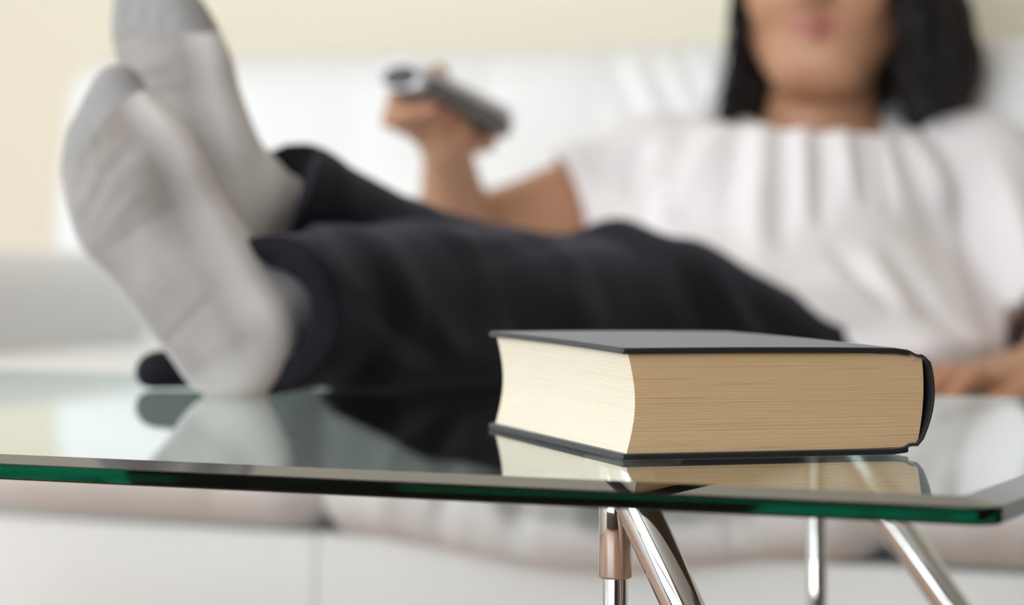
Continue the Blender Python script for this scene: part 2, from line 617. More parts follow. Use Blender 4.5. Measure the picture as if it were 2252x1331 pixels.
def seat_post(V, N):
    s, v, z = V[:, 0], V[:, 1], V[:, 2]
    top = np.clip((z - SEAT_Z0) / (SEAT_Z1 - SEAT_Z0), 0, 1)
    dip = np.exp(-((s - SIT[0]) / 0.24) ** 2 - ((v - SIT[1]) / 0.30) ** 2)
    z = z - 0.125 * top * dip
    front = np.exp(-np.maximum(v + 0.01, 0) / 0.05)
    z = z - front * 0.034 * np.exp(-((s - 0.25) / 0.20) ** 2)
    V = V.copy(); V[:, 2] = z
    # gathers on the front roll
    w = np.zeros(len(V))
    for k in range(46):
        a = rng.uniform(-0.70, 1.1); zz = rng.uniform(0.29, 0.36)
        dx = rng.uniform(-0.03, 0.03)
        P2 = np.stack([s, V[:, 2]], 1)
        w += fold(P2, (a, zz), (a + dx, zz - rng.uniform(0.03, 0.07)), rng.uniform(0.007, 0.016), rng.uniform(-0.004, 0.002)) * front
    for a in np.linspace(0.10, 0.42, 7):
        P2 = np.stack([s, V[:, 2]], 1)
        w += fold(P2, (a, 0.36), (a + rng.uniform(-.03, .03), 0.26), 0.012, -0.009 * (1 if rng.random() < .6 else -.6)) * front
    return V + N * w[:, None]


for a, b in SPLITS:
    sofa_field_mesh('seat_cushion', sofa, M['leather'], (a - 0.006, -0.004, SEAT_Z0), (b + 0.006, 0.66, SEAT_Z1), 0.050,
                    h=0.008, bulge=(0.0, 0.016, 0.012), post=seat_post)


def back_post(V, N):
    s, v, z = V[:, 0], V[:, 1], V[:, 2]
    P2 = np.stack([s, z], 1)
    w = np.zeros(len(V))
    fr = np.clip(-N[:, 1], 0, 1)
    # lower lumbar tuck
    w -= 0.035 * np.exp(-((z - 0.47) / 0.05) ** 2) * fr
    # soft vertical creases and the gathered wrinkles next to the split
    for a, z0, z1, wd, am in ((-0.50, 0.74, 0.60, 0.020, -0.005), (-0.46, 0.73, 0.62, 0.015, -0.005), (-0.12, 0.74, 0.64, 0.02, -0.007), (0.02, 0.74, 0.60, 0.025, -0.007), (-0.20, 0.73, 0.61, 0.02, -0.006),
                              (-0.30, 0.72, 0.6, 0.03, -0.004)):
        w += fold(P2, (a, z0), (a + 0.02, z1), wd, am) * fr
    for k in range(8):
        a = 0.07 + 0.042 * k
        w += fold(P2, (a - 0.045, 0.75), (a + 0.05 + 0.01 * k, 0.60 - 0.01 * k), 0.014 + 0.003 * (k % 3), -0.013) * fr
        w += fold(P2, (a - 0.02, 0.75), (a + 0.075, 0.61), 0.014, 0.008) * fr
    return V + N * w[:, None]


for a, b in ((BACK_END, 1.276),):
    sofa_field_mesh('back_cushion', sofa, M['leather'], (a + 0.003, 0.60, 0.345), (b - 0.003, 0.80, 0.752), 0.05,
                    h=0.009, bulge=(0.0, 0.02, 0.0), shear=0.22, shear_z=0.55, post=back_post)
sofa_field_mesh('backrest_frame', sofa, M['leather'], (BACK_END + 0.01, 0.82, 0.06), (1.26, 0.93, 0.70), 0.03, h=0.012)
sofa_field_mesh('armrest', sofa, M['leather'], (ARM_IN - 0.25, -0.03, 0.06), (ARM_IN - 0.004, 0.66, 0.508), 0.05, h=0.010, bulge=(0.006, 0, 0.004))
sofa_field_mesh('armrest', sofa, M['leather'], (1.104, -0.03, 0.06), (1.35, 0.66, 0.508), 0.05, h=0.010, bulge=(0.006, 0, 0.004))
for a, b in ((ARM_IN, 0.0), (0.0, 1.10)):
    bm = bmesh.new()
    add_box(bm, (a + 0.0002, 0.012, 0.06), (b - 0.0002, 0.80, 0.250), RM, 0.0025, 3)
    auto_smooth(link('front_panel', bm_mesh('front_panel', bm), M['leather'], sofa), 40)
for s_, v_ in ((-0.70, 0.05), (1.24, 0.05), (-0.68, 0.82), (1.22, 0.82)):
    link('leg', tube_between(sofa_pt(s_, v_, 0.0), sofa_pt(s_, v_, 0.075), 0.025, 24, 0.032), M['sofa_leg'], sofa)

# ------------------------------------------------------------------ coffee table
TA = -0.4114
TU = np.array([math.cos(TA), math.sin(TA), 0.0])
TV = np.array([-math.sin(TA), math.cos(TA), 0.0])
T0 = np.array([0.20357, 1.24448, TZ])
TLEN, TDEP = 1.32, 0.736
BEV_W, BEV_D, EDGE = 0.020, 0.0030, 0.0083


def tab_pt(u, v, z=0.0):
    return T0 + TU * u + TV * v + np.array([0, 0, z])


table = empty('coffee_table', tuple(tab_pt(-TLEN / 2, TDEP / 2, -TZ)))
tag(table, 'low glass coffee table with slanted green edge and chrome tube legs', 'table')


def rounded_outline(u0, u1, w0, w1, r, n=8):
    pts = []
    for cu, cv, a0 in ((u1 - r, w0 + r, -90), (u1 - r, w1 - r, 0), (u0 + r, w1 - r, 90), (u0 + r, w0 + r, 180)):
        for k in range(n + 1):
            a = math.radians(a0 + 90 * k / n)
            pts.append((cu + r * math.cos(a), cv + r * math.sin(a)))
    return pts


rings = []
spec = [(-0.0007, 0.0, None)]
outer_r = 0.014
sections = [  # (inset from outer outline, z)
    (BEV_W, 0.0), (0.0006, -BEV_D), (0.0, -BEV_D - 0.0006), (0.0, -BEV_D - EDGE + 0.0010), (0.0010, -BEV_D - EDGE)]
rv = []
for ins, z in sections:
    o = rounded_outline(-TLEN + 0 - BEV_W + ins, BEV_W - ins, -BEV_W + ins, TDEP + BEV_W - ins, max(outer_r - ins, 0.0012), 8)
    rv.append([tuple(tab_pt(a, b, z)) for a, b in o])
n = len(rv[0])
verts = [p for r in rv for p in r]
faces = [tuple(range(n))]
for i in range(len(rv) - 1):
    for k in range(n):
        faces.append((i * n + k, (i + 1) * n + k, (i + 1) * n + (k + 1) % n, i * n + (k + 1) % n))
faces.append(tuple(range((len(rv) - 1) * n + n - 1, (len(rv) - 1) * n - 1, -1)))
me = bpy.data.meshes.new('glass_top')
me.from_pydata(verts, [], faces)
bm = bmesh.new(); bm.from_mesh(me); bmesh.ops.recalc_face_normals(bm, faces=bm.faces); bm.to_mesh(me); bm.free()
auto_smooth(link('glass_top', me, M['glass'], table), 6)

GB = -(BEV_D + EDGE)        # underside of the glass
for u_, v_, sgn in ((-0.2325, 0.165, 1), (-0.261, 0.62, 1), (-TLEN + 0.2325, 0.165, -1), (-TLEN + 0.261, 0.62, -1)):
    top = GB - 0.0005
    link('post', tube_between(tab_pt(u_, v_, -0.034), tab_pt(u_, v_, -TZ + 0.012), 0.0068), M['chrome'], table)
    link('collar', tube_between(tab_pt(u_, v_, top - 0.003), tab_pt(u_, v_, top - (0.057 if v_ < 0.3 else 0.040)), 0.0092), M['chrome'], table)
    lean = 0.505 if v_ < 0.3 else 0.74
    a = tab_pt(u_ + sgn * 0.010, v_ - 0.012, top - 0.003)
    dz = TZ + top - 0.012
    b = tab_pt(u_ + sgn * (0.010 + lean * dz), v_ - 0.012, -TZ + 0.012)
    link('brace', tube_between(a, b, 0.0112), M['chrome'], table)
    link('mounting_disc', tube_between(tab_pt(u_ + sgn * 0.012, v_ - 0.006, top), tab_pt(u_ + sgn * 0.012, v_ - 0.006, top - 0.004), 0.026, 40, bev=0.001), M['pad'], table)
    link('foot_cap', tube_between(tab_pt(u_, v_, -TZ + 0.014), tab_pt(u_, v_, -TZ), 0.0105), M['rubber'], table)
    link('foot_cap', tube_between(b + np.array([0, 0, 0.012]), b - np.array([0, 0, 0.012]), 0.015), M['rubber'], table)

# ------------------------------------------------------------------ book
BA = 0.30233
BU = np.array([math.cos(BA), math.sin(BA), 0.0]); BV = np.array([-math.sin(BA), math.cos(BA), 0.0])
B0 = np.array([0.05711, 1.42324, TZ + 0.0002])
BW, BL, BT, BD = 0.162, 0.238, 0.058, 0.0032
book = empty('book', tuple(B0 + BU * BW / 2 + BV * BL / 2))
tag(book, 'thick black cloth hardback book lying closed on the glass table', 'book')


def book_w(P):
    P = np.asarray(P, float)
    return B0 + P[:, :1] * BU + P[:, 1:2] * BV + P[:, 2:3] * np.array([0, 0, 1.0])


def bow(x, y, top):
    """slight warp of the boards"""
    d = 0.0006 * math.sin(math.pi * min(max(y / BL, 0), 1))
    e = 0.0014 * (x / BW) ** 3
    return (d - e) if top else 0.0


def board(top):
    z0, z1 = (BT - BD, BT) if top else (0.0, BD)
    xs = np.linspace(0, BW, 20); ys = np.linspace(0, BL, 24)
    bm = bmesh.new()
    add_box(bm, (0, 0, z0), (BW, BL, z1))
    for ax, arr in ((0, xs[1:-1]), (1, ys[1:-1])):
        for c in arr:
            nrm = [0, 0, 0]; nrm[ax] = 1; co = [0, 0, 0]; co[ax] = c
            bmesh.ops.bisect_plane(bm, geom=bm.verts[:] + bm.edges[:] + bm.faces[:], plane_co=co, plane_no=nrm)
    es = [e for e in bm.edges if len(e.link_faces) == 2 and e.calc_face_angle(0) > 0.5]
    bmesh.ops.bevel(bm, geom=es, offset=0.0011, segments=3, profile=0.5, affect='EDGES')
    for v in bm.verts:
        v.co.z += bow(v.co.x, v.co.y, top)
        if v.co.x > BW - 0.004:
            v.co.z += (-1 if top else 1) * 0.0008
    co = book_w([v.co[:] for v in bm.verts])
    for v, c in zip(bm.verts, co):
        v.co = c
    nm = 'front_board' if top else 'back_board'
    auto_smooth(link(nm, bm_mesh(nm, bm), M['cover'], book), 40)


board(True); board(False)
# spine with the two hinge grooves: profile in (x, z), thickened and extruded along the book
prof = []
zt = BT - 0.0036
prof += [(BW - 0.0045, zt + 0.0010), (BW + 0.0000, zt + 0.0004), (BW + 0.003, zt - 0.0012), (BW + 0.0050, zt - 0.0021), (BW + 0.0070, zt - 0.0017), (BW + 0.0088, zt - 0.0028)]
for k in range(1, 16):
    t = k / 16
    z = (zt - 0.0028) * (1 - t) + 0.0052 * t
    x = BW + 0.0075 + 0.0068 * math.sin(math.pi * (0.10 + 0.80 * t)) ** 0.9 - 0.0032 * t ** 2 + 0.0012 * (1 - t)
    prof.append((x, z))
prof += [(BW + 0.0050, 0.0047), (BW + 0.0030, 0.0055), (BW + 0.001, 0.0050), (BW - 0.001, 0.0036), (BW - 0.0045, 0.0030)]
prof = np.array(prof)
tang = np.gradient(prof, axis=0); tang /= np.linalg.norm(tang, axis=1, keepdims=True)
nr = np.stack([-tang[:, 1], tang[:, 0]], 1)
th = 0.0012 + 0.0004 * np.sin(np.linspace(0, math.pi, len(prof)))
sec = np.concatenate([prof + nr * th[:, None] * 0.5, (prof - nr * th[:, None] * 0.5)[::-1]])
# rounded ends, like turned-in cloth
ys = [0.0, 0.0004, 0.0014, 0.06, 0.12, 0.18, BL - 0.0014, BL - 0.0004, BL]
sc = [0.55, 0.85, 1, 1, 1, 1, 1, 0.85, 0.55]
mid = np.concatenate([prof, prof[::-1]])
Vv = []
for y, k in zip(ys, sc):
    q = mid + (sec - mid) * k
    Vv.append(np.stack([q[:, 0], np.full(len(q), y), q[:, 1]], 1))
ns = len(sec)
Ff = []
for i in range(len(ys) - 1):
    for k in range(ns):
        Ff.append((i * ns + k, i * ns + (k + 1) % ns, (i + 1) * ns + (k + 1) % ns, (i + 1) * ns + k))
half = ns // 2
for base in (0, (len(ys) - 1) * ns):
    for k in range(half - 1):
        Ff.append((base + k, base + k + 1, base + ns - 2 - k, base + ns - 1 - k))
me = bpy.data.meshes.new('spine')
me.from_pydata([tuple(p) for p in book_w(np.concatenate(Vv))], [], Ff)
bm = bmesh.new(); bm.from_mesh(me); bmesh.ops.recalc_face_normals(bm, faces=bm.faces); bm.to_mesh(me); bm.free()
auto_smooth(link('spine', me, M['cover'], book), 50)

# page block: many thin layers, each with its own small offset; concave fore-edge, rounded back
NL = 150
zz = np.linspace(BD + 0.0001, BT - BD - 0.0001, NL)
t = (zz - zz[0]) / (zz[-1] - zz[0])
xf = 0.0038 + 0.0042 * np.sin(np.pi * t) + 0.0006 * (t - .5)
xb = BW + 0.0040 + 0.0055 * np.sin(np.pi * (0.16 + 0.68 * t)) ** 0.8 + 0.0024 * (t - 0.5)
jf = rng.normal(0, 0.00005, NL); jh = rng.normal(0, 0.00004, NL)
gap = rng.random(NL) < 0.06
jf[gap] += 0.00012; jh[gap] += 0.00014
PV, PF, PM = [], [], []
nxs, nys = 14, 16
for i in range(NL):
    zi = zz[i]
    edge = 0.0014 * t[i]
    def zw(x, y):
        r = max(0.0, (x - 0.120) / 0.048)
        dz = -0.0013 * min(r, 1) ** 2 * t[i] + 0.0006 * min(r, 1) ** 2 * (1 - t[i])
        return zi + dz + (bow(x, y, True) if x < 0.13 else 0) * t[i]
    y0, y1 = 0.0034 + jh[i], BL - 0.0034 + jh[i]
    for k in range(nxs):
        x = xf[i] + jf[i] + (xb[i] - xf[i] - jf[i]) * k / nxs
        PV.append((x, y0, zw(x, y0)))
    for k in range(nys):
        y = y0 + (y1 - y0) * k / nys
        PV.append((xb[i], y, zw(xb[i], y)))
    for k in range(nxs):
        x = xb[i] + (xf[i] + jf[i] - xb[i]) * k / nxs
        PV.append((x, y1, zw(x, y1)))
    for k in range(nys):
        y = y1 + (y0 - y1) * k / nys
        x = xf[i] + jf[i]
        PV.append((x, y, zw(x, y)))
nper = 2 * nxs + 2 * nys
for i in range(NL - 1):
    for k in range(nper):
        PF.append((i * nper + k, i * nper + (k + 1) % nper, (i + 1) * nper + (k + 1) % nper, (i + 1) * nper + k))
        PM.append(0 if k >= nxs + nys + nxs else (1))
PF.append(tuple(range(nper - 1, -1, -1))); PM.append(0)
PF.append(tuple(range((NL - 1) * nper, NL * nper))); PM.append(0)
me = bpy.data.meshes.new('page_block')
me.from_pydata([tuple(p) for p in PV], [], PF)
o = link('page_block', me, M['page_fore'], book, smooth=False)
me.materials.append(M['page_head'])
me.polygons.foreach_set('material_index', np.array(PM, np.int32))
MB = Matrix.Translation(Vector(B0)) @ Matrix.Rotation(BA, 4, 'Z')
o.matrix_parent_inverse = Matrix.Identity(4)
o.matrix_world = MB
o.location = Vector(B0) - book.location; o.rotation_euler = (0, 0, BA)
# loose end paper curling into the hinge
pts = [(0.118, BT - BD - 0.0002), (0.140, BT - BD - 0.0009), (0.155, BT - BD - 0.0026), (0.164, BT - BD - 0.0044), (0.1665, BT - BD - 0.0042)]
Vv = []
for y in (0.0026, BL - 0.0026):
    for x, z in pts: Vv.append((x, y, z))
    for x, z in pts: Vv.append((x, y, z - 0.00025))
k5 = len(pts)
Ff = []
for i in range(k5 - 1):
    Ff += [(i, i + 1, 2 * k5 + i + 1, 2 * k5 + i), (k5 + i, 3 * k5 + i, 3 * k5 + i + 1, k5 + i + 1),
           (i, k5 + i, k5 + i + 1, i + 1), (2 * k5 + i, 2 * k5 + i + 1, 3 * k5 + i + 1, 3 * k5 + i)]
me = bpy.data.meshes.new('endpaper'); me.from_pydata([tuple(p) for p in book_w(Vv)], [], Ff)
link('endpaper', me, M['endpaper'], book)

# ------------------------------------------------------------------ person
def W(x, y, z):
    """x right, y depth, z above the table top"""
    return np.array([x, y, z + TZ])


def unit(v):
    v = np.array(v, float)
    return v / np.linalg.norm(v)


person = empty('person', tuple(W(0.24, 2.62, -0.14)))
tag(person, 'person in white tee and dark trousers, slouched on sofa, socked feet on table', 'person')

HIP_R, HIP_L = W(0.165, 2.635, -0.040), W(0.325, 2.575, -0.072)
KNEE_R, KNEE_L = W(0.0, 2.31, 0.045), W(-0.012, 2.45, 0.052)
ANK_R, ANK_L = W(-0.178, 2.008, 0.056), W(-0.200, 2.132, 0.136)
SH_R, SH_L = W(0.160, 3.055, 0.174), W(0.492, 2.930, 0.172)
EL_R, EL_L = W(-0.060, 3.005, 0.112), W(0.560, 2.725, 0.005)
WR_R, WR_L = W(-0.068, 2.832, 0.206), W(0.478, 2.515, -0.006)
HC = (HIP_R + HIP_L) / 2
SM = (SH_R + SH_L) / 2
T_A = unit(SM - HC)
T_L = unit((SH_L - SH_R) / np.linalg.norm(SH_L - SH_R) + np.array([0.906, -0.42, 0]))
T_L = unit(T_L - T_A * (T_L @ T_A))
T_F = np.cross(T_L, T_A)
if T_F[2] < 0: T_F = -T_F
AX = [T_L, T_A, T_F]

# head frame
H_F = unit((-0.25, -0.97, -0.06)); H_U = unit(np.array([0.0, 0.03, 1.0]))
H_U = unit(H_U - H_F * (H_U @ H_F)); H_R = np.cross(H_F, H_U)       # H_R : towards image left? fixed below
if H_R[0] < 0: H_R = -H_R
HEAD = W(0.330, 2.955, 0.395)


def hd(r, f, u):
    return HEAD + H_R * r + H_F * f + H_U * u


# remote frame
R_F = W(-0.109, 2.700, 0.2686); R_B = W(-0.0145, 2.840, 0.2280)
R_D = unit(R_B - R_F)
R_S = unit(np.array([0.83, -0.56, 0.0]) - R_D * (np.array([0.83, -0.56, 0.0]) @ R_D))
R_N = np.cross(R_S, R_D)
if R_N[2] < 0: R_N = -R_N
R_LEN = float(np.linalg.norm(R_B - R_F))


def rm(t, s, n):
    return R_F + R_D * t + R_S * s + R_N * n


# foot frames
def foot_frame(l, t_):
    l = unit(l); t_ = unit(np.array(t_, float) - l * (np.array(t_, float) @ l))
    m = np.cross(l, t_)
    if m[0] < 0: m = -m
    return l, m, t_


FR = foot_frame((-0.50, 0.10, 0.86), (0.40, 0.91, 0.10))
FL = foot_frame((-0.26, 0.12, 0.95), (0.62, 0.77, -0.12))
HEEL_R = W(-0.195, 1.955, 0.0350)          # centre of the heel ball
HEEL_L = W(-0.222, 2.100, 0.125)


def foot_prims(f, frame, heel, side, leg_to, infl=0.0, ws=0.93, ts=1.0, lr=0.027):
    """side = +1 when the big toe lies on +m"""
    l, m, t_ = frame

    def p(a, b, c):
        return heel + l * (a - 0.036) * 1.03 + m * b * ws * side + t_ * (c - 0.034) * ts
    i = infl
    f.ell(p(0.036, 0, 0.036), (0.0355 + i, 0.0315 + i, 0.034 + i), [l, m, t_], 0.02)
    f.rc(p(0.042, -0.006, 0.030), p(0.152, -0.026, 0.021), 0.028 + i, 0.0240 + i, 0.02)
    f.rc(p(0.080, -0.012, 0.034), p(0.140, -0.020, 0.030), 0.031 + i, 0.026 + i, 0.02)
    f.rc(p(0.045, 0.006, 0.038), p(0.172, 0.017, 0.027), 0.030 + i, 0.0265 + i, 0.025)
    f.rc(p(0.165, 0.024, 0.023), p(0.150, -0.030, 0.020), 0.0245 + i, 0.0215 + i, 0.02)
    f.rc(p(0.185, 0.018, 0.023), p(0.178, -0.020, 0.021), 0.021 + i, 0.018 + i, 0.02)
    f.rc(p(0.185, 0.024, 0.022), p(0.228, 0.027, 0.024), 0.0190 + i, 0.0150 + i, 0.012)
    for a0, b0, a1, b1, r in ((0.186, 0.008, 0.222, 0.008, 0.0112), (0.180, -0.008, 0.214, -0.012, 0.0108), (0.172, -0.018, 0.203, -0.020, 0.0105), (0.162, -0.028, 0.188, -0.029, 0.0102)):
        f.rc(p(a0, b0, 0.020), p(a1, b1, 0.019), r + 0.002 + i, r + i, 0.012)
    f.rc(p(0.060, 0, 0.074), p(0.165, 0.010, 0.034), 0.030 + i, 0.018 + i, 0.03)
    f.rc(p(0.040, 0, 0.040), p(0.050, 0, 0.088), 0.030 + i, 0.033 + i, 0.02)
    f.rc(p(0.050, 0, 0.088), leg_to, min(0.033 + i, lr + 0.003), lr, 0.02)
    return p


# --- body -------------------------------------------------------------------
body = Field(W(-0.33, 1.88, -0.17), W(0.66, 3.20, 0.55), 0.0036)
body.ell(HC - T_F * 0.01, (0.140, 0.10, 0.072), AX, 0.03)
body.ell(HC + T_A * 0.16 - T_F * 0.012, (0.118, 0.12, 0.066), AX, 0.05)
body.ell(HC + T_A * 0.33 - T_F * 0.016, (0.140, 0.145, 0.082), AX, 0.05)
body.rc(SH_R + T_A * .005, SH_L + T_A * .005, 0.046, 0.046, 0.05)
for hip, kn, an in ((HIP_R, KNEE_R, ANK_R), (HIP_L, KNEE_L, ANK_L)):
    body.chain([hip, hip * .5 + kn * .5, kn], [0.080, 0.068, 0.050], 0.03)
    body.chain([kn, kn * .65 + an * .35, an], [0.036, 0.029, 0.025], 0.012)
foot_prims(body, FR, HEEL_R, 1, ANK_R * .6 + KNEE_R * .4, 0.0)
foot_prims(body, FL, HEEL_L, -1, ANK_L * .6 + KNEE_L * .4, -0.005, 0.70, 0.56)
# arms
body.chain([SH_R, SH_R * .5 + EL_R * .5, EL_R], [0.048, 0.043, 0.036], 0.03)
body.chain([EL_R, EL_R * .7 + WR_R * .3, WR_R], [0.036, 0.037, 0.0235], 0.02)
body.chain([SH_L, SH_L * .5 + EL_L * .5, EL_L], [0.048, 0.043, 0.037], 0.03)
body.chain([EL_L, EL_L * .7 + WR_L * .3, WR_L], [0.037, 0.038, 0.024], 0.02)
# right hand around the remote
palm = [rm(0.140, -0.036, -0.024), rm(0.062, -0.040, -0.012), rm(0.100, -0.038, -0.026), rm(0.125, -0.020, -0.032)]
body.rc(WR_R, palm[0], 0.0215, 0.021, 0.02, flat=R_S, fs=0.8)
body.rc(palm[0], palm[1], 0.019, 0.0125, 0.015)
body.rc(palm[0], palm[2], 0.020, 0.0165, 0.015)
body.rc(palm[0], palm[3], 0.019, 0.0150, 0.015)
body.rc(palm[3], rm(0.095, -0.012, -0.030), 0.0145, 0.0105, 0.012)
for st, ln, r in ((0.046, 1.0, 0.0092), (0.066, 1.06, 0.0094), (0.086, 1.0, 0.0090), (0.104, 0.84, 0.0082)):
    mcp = rm(st + 0.010, -0.042, -0.010)
    pip = rm(st, -0.041 + 0.004 * (1 - ln), -0.032)
    dip = rm(st - 0.003, -0.012, -0.0245 - (0.0092 - r) * -1)
    tip = rm(st - 0.003, 0.013 * ln, -0.0215)
    body.rc(palm[2] if st > 0.06 else palm[1], mcp, r + 0.002, r + 0.0016, 0.010)
    body.rc(mcp, pip, r + 0.0012, r, 0.004)
    body.rc(pip, dip, r, r - 0.0008, 0.003)
    body.rc(dip, tip, r - 0.0008, r - 0.0018, 0.003)
body.rc(palm[3], rm(0.148, 0.006, -0.0275), 0.0145, 0.0115, 0.012)
body.rc(palm[3], rm(0.112, 0.002, -0.0285), 0.0140, 0.0110, 0.012)
body.rc(palm[0], rm(0.108, -0.034, 0.012), 0.0175, 0.0125, 0.012)
body.rc(rm(0.108, -0.034, 0.012), rm(0.082, -0.016, 0.0245), 0.0120, 0.0105, 0.004)
body.rc(rm(0.082, -0.016, 0.0245), rm(0.058, 0.001, 0.0215), 0.0105, 0.0082, 0.003)
# left hand flat on the seat
HLd = unit(np.array([-0.80, -0.56, -0.06])); HLn = np.array([0, 0, 1.0]); HLs = np.cross(HLd, HLn)
HLs = HLs if HLs[1] < 0 else -HLs           # towards the camera = thumb side


def lh(a, b, c):
    return WR_L + HLd * a + HLs * b + HLn * c


body.rc(lh(0, 0, 0), lh(0.03, 0, -0.004), 0.023, 0.021, 0.015, flat=HLn, fs=0.8)
for b in (-0.026, -0.009, 0.009, 0.025):
    body.rc(lh(0.02, b * .5, -0.004), lh(0.078, b, -0.004), 0.017, 0.0125, 0.012)
for b, ln, r in ((-0.032, 0.058, 0.0078), (-0.011, 0.074, 0.0086), (0.010, 0.080, 0.0090), (0.029, 0.070, 0.0088)):
    j0, j1, j2, j3 = lh(0.080, b * .95, -0.003), lh(0.080 + ln * .45, b * 1.1, 0.006), lh(0.080 + ln * .75, b * 1.15, -0.004), lh(0.080 + ln * .98, b * 1.15, -0.016)
    body.rc(j0, j1, r + 0.001, r, 0.004); body.rc(j1, j2, r, r - .0006, 0.003); body.rc(j2, j3, r - .0006, r - .0016, 0.003)
body.rc(lh(0.015, 0.012, -0.006), lh(0.048, 0.040, -0.010), 0.016, 0.0115, 0.012)
body.rc(lh(0.048, 0.040, -0.010), lh(0.082, 0.052, -0.014), 0.0112, 0.0098, 0.004)
body.rc(lh(0.082, 0.052, -0.014), lh(0.106, 0.052, -0.017), 0.0098, 0.0078, 0.003)
# neck and head
body.rc(SM + T_A * 0.01 + np.array([0, 0, 0.0]), hd(0, -0.012, -0.085), 0.060, 0.054, 0.03)
body.rc(SM + T_A * 0.0, SM + T_A * 0.045 + np.array([0, -0.0, 0.02]), 0.075, 0.058, 0.05)
HA = [H_R, H_F, H_U]
body.ell(hd(0, -0.012, 0.035), (0.076, 0.094, 0.088), HA, 0.02)
body.ell(hd(0, 0.020, -0.030), (0.068, 0.066, 0.088), HA, 0.03)
body.ell(hd(0, 0.052, -0.100), (0.038, 0.034, 0.030), HA, 0.03)            # chin
for sg in (-1, 1):
    body.rc(hd(sg * 0.058, 0.000, -0.060), hd(sg * 0.026, 0.060, -0.100), 0.024, 0.021, 0.03)       # jaw
    body.ell(hd(sg * 0.044, 0.058, -0.028), (0.027, 0.024, 0.026), HA, 0.03)   # cheek
    body.ell(hd(sg * 0.032, 0.092, 0.014), (0.021, 0.016, 0.013), HA, 0.012, 'sub')  # eye socket
    body.ell(hd(sg * 0.032, 0.070, 0.013), (0.0165, 0.0165, 0.0150), HA, 0.004)       # lids
    body.ell(hd(sg * 0.032, 0.090, 0.0105), (0.0135, 0.0125, 0.0042), HA, 0.001, 'sub')  # eye opening
    body.rc(hd(sg * 0.016, 0.084, 0.033), hd(sg * 0.048, 0.074, 0.033), 0.0075, 0.006, 0.015)       # brow ridge
    body.ell(hd(sg * 0.0125, 0.094, -0.030), (0.009, 0.010, 0.008), HA, 0.010)  # nostril wing
    body.ell(hd(sg * 0.077, -0.012, -0.008), (0.009, 0.021, 0.033), HA, 0.006)  # ear
    body.ell(hd(sg * 0.083, -0.008, -0.006), (0.005, 0.010, 0.016), HA, 0.004, 'sub')
body.rc(hd(0, 0.083, 0.018), hd(0, 0.106, -0.024), 0.0085, 0.0125, 0.014)       # nose
LIP_Z = -0.060
for sg in (-1, 1):
    body.rc(hd(0, 0.0835, LIP_Z + 0.0055), hd(sg * 0.025, 0.0745, LIP_Z + 0.0010), 0.0068, 0.0045, 0.010)
    body.rc(hd(0, 0.0825, LIP_Z - 0.0060), hd(sg * 0.022, 0.0745, LIP_Z - 0.0010), 0.0078, 0.0045, 0.010)
for sg in (-1, 1):
    body.rc(hd(0, 0.0915, LIP_Z), hd(sg * 0.024, 0.0810, LIP_Z - 0.001), 0.0030, 0.0022, 0.003, 'sub')
V, Q = body.mesh(2)
tone = np.tile(np.array([[0.47, 0.245, 0.14]]), (len(V), 1))
loc = np.stack([(V - HEAD) @ H_R, (V - HEAD) @ H_F, (V - HEAD) @ H_U], 1)
lipd = np.sqrt((loc[:, 0] / 0.026) ** 2 + ((loc[:, 2] - LIP_Z) / 0.0125) ** 2)
lw = np.clip((1.15 - lipd) / 0.35, 0, 1) * (loc[:, 1] > 0.07)
tone = tone * (1 - lw[:, None]) + lw[:, None] * np.array([[0.40, 0.15, 0.12]])
brow = np.exp(-((loc[:, 2] - 0.040 + 0.12 * np.abs(np.abs(loc[:, 0]) - 0.030)) / 0.005) ** 2) * (np.abs(np.abs(loc[:, 0]) - 0.033) < 0.021) * (loc[:, 1] > 0.05)
tone = tone * (1 - 0.85 * brow[:, None]) + 0.85 * brow[:, None] * np.array([[0.03, 0.02, 0.015]])
# ruddier palms and fingertips
for c in [rm(0.046, 0.012, -0.021), rm(0.066, 0.013, -0.021), rm(0.125, -0.015, -0.030), rm(0.15, -0.02, -0.03)]:
    wgt = np.exp(-(np.linalg.norm(V - c, axis=1) / 0.016) ** 2)[:, None] * 0.6
    tone = tone * (1 - wgt) + wgt * np.array([[0.58, 0.24, 0.19]])
me = mesh_arrays('body', V, Q)
set_colors(me, 'tone', tone)
link('body', me, M['skin'], person)
for sg in (-1, 1):
    for nm, c, r, m_ in (('eye', hd(sg * 0.032, 0.0700, 0.0115), 0.0128, 'eye'), ('iris', hd(sg * 0.032, 0.0775, 0.0112), 0.0062, 'iris')):
        bm = bmesh.new()
        bmesh.ops.create_uvsphere(bm, u_segments=20, v_segments=12, radius=r, matrix=Matrix.Translation(Vector(c)))
        o = link(nm, bm_mesh(nm, bm), M[m_], person if nm == 'eye' else last)
        last = o

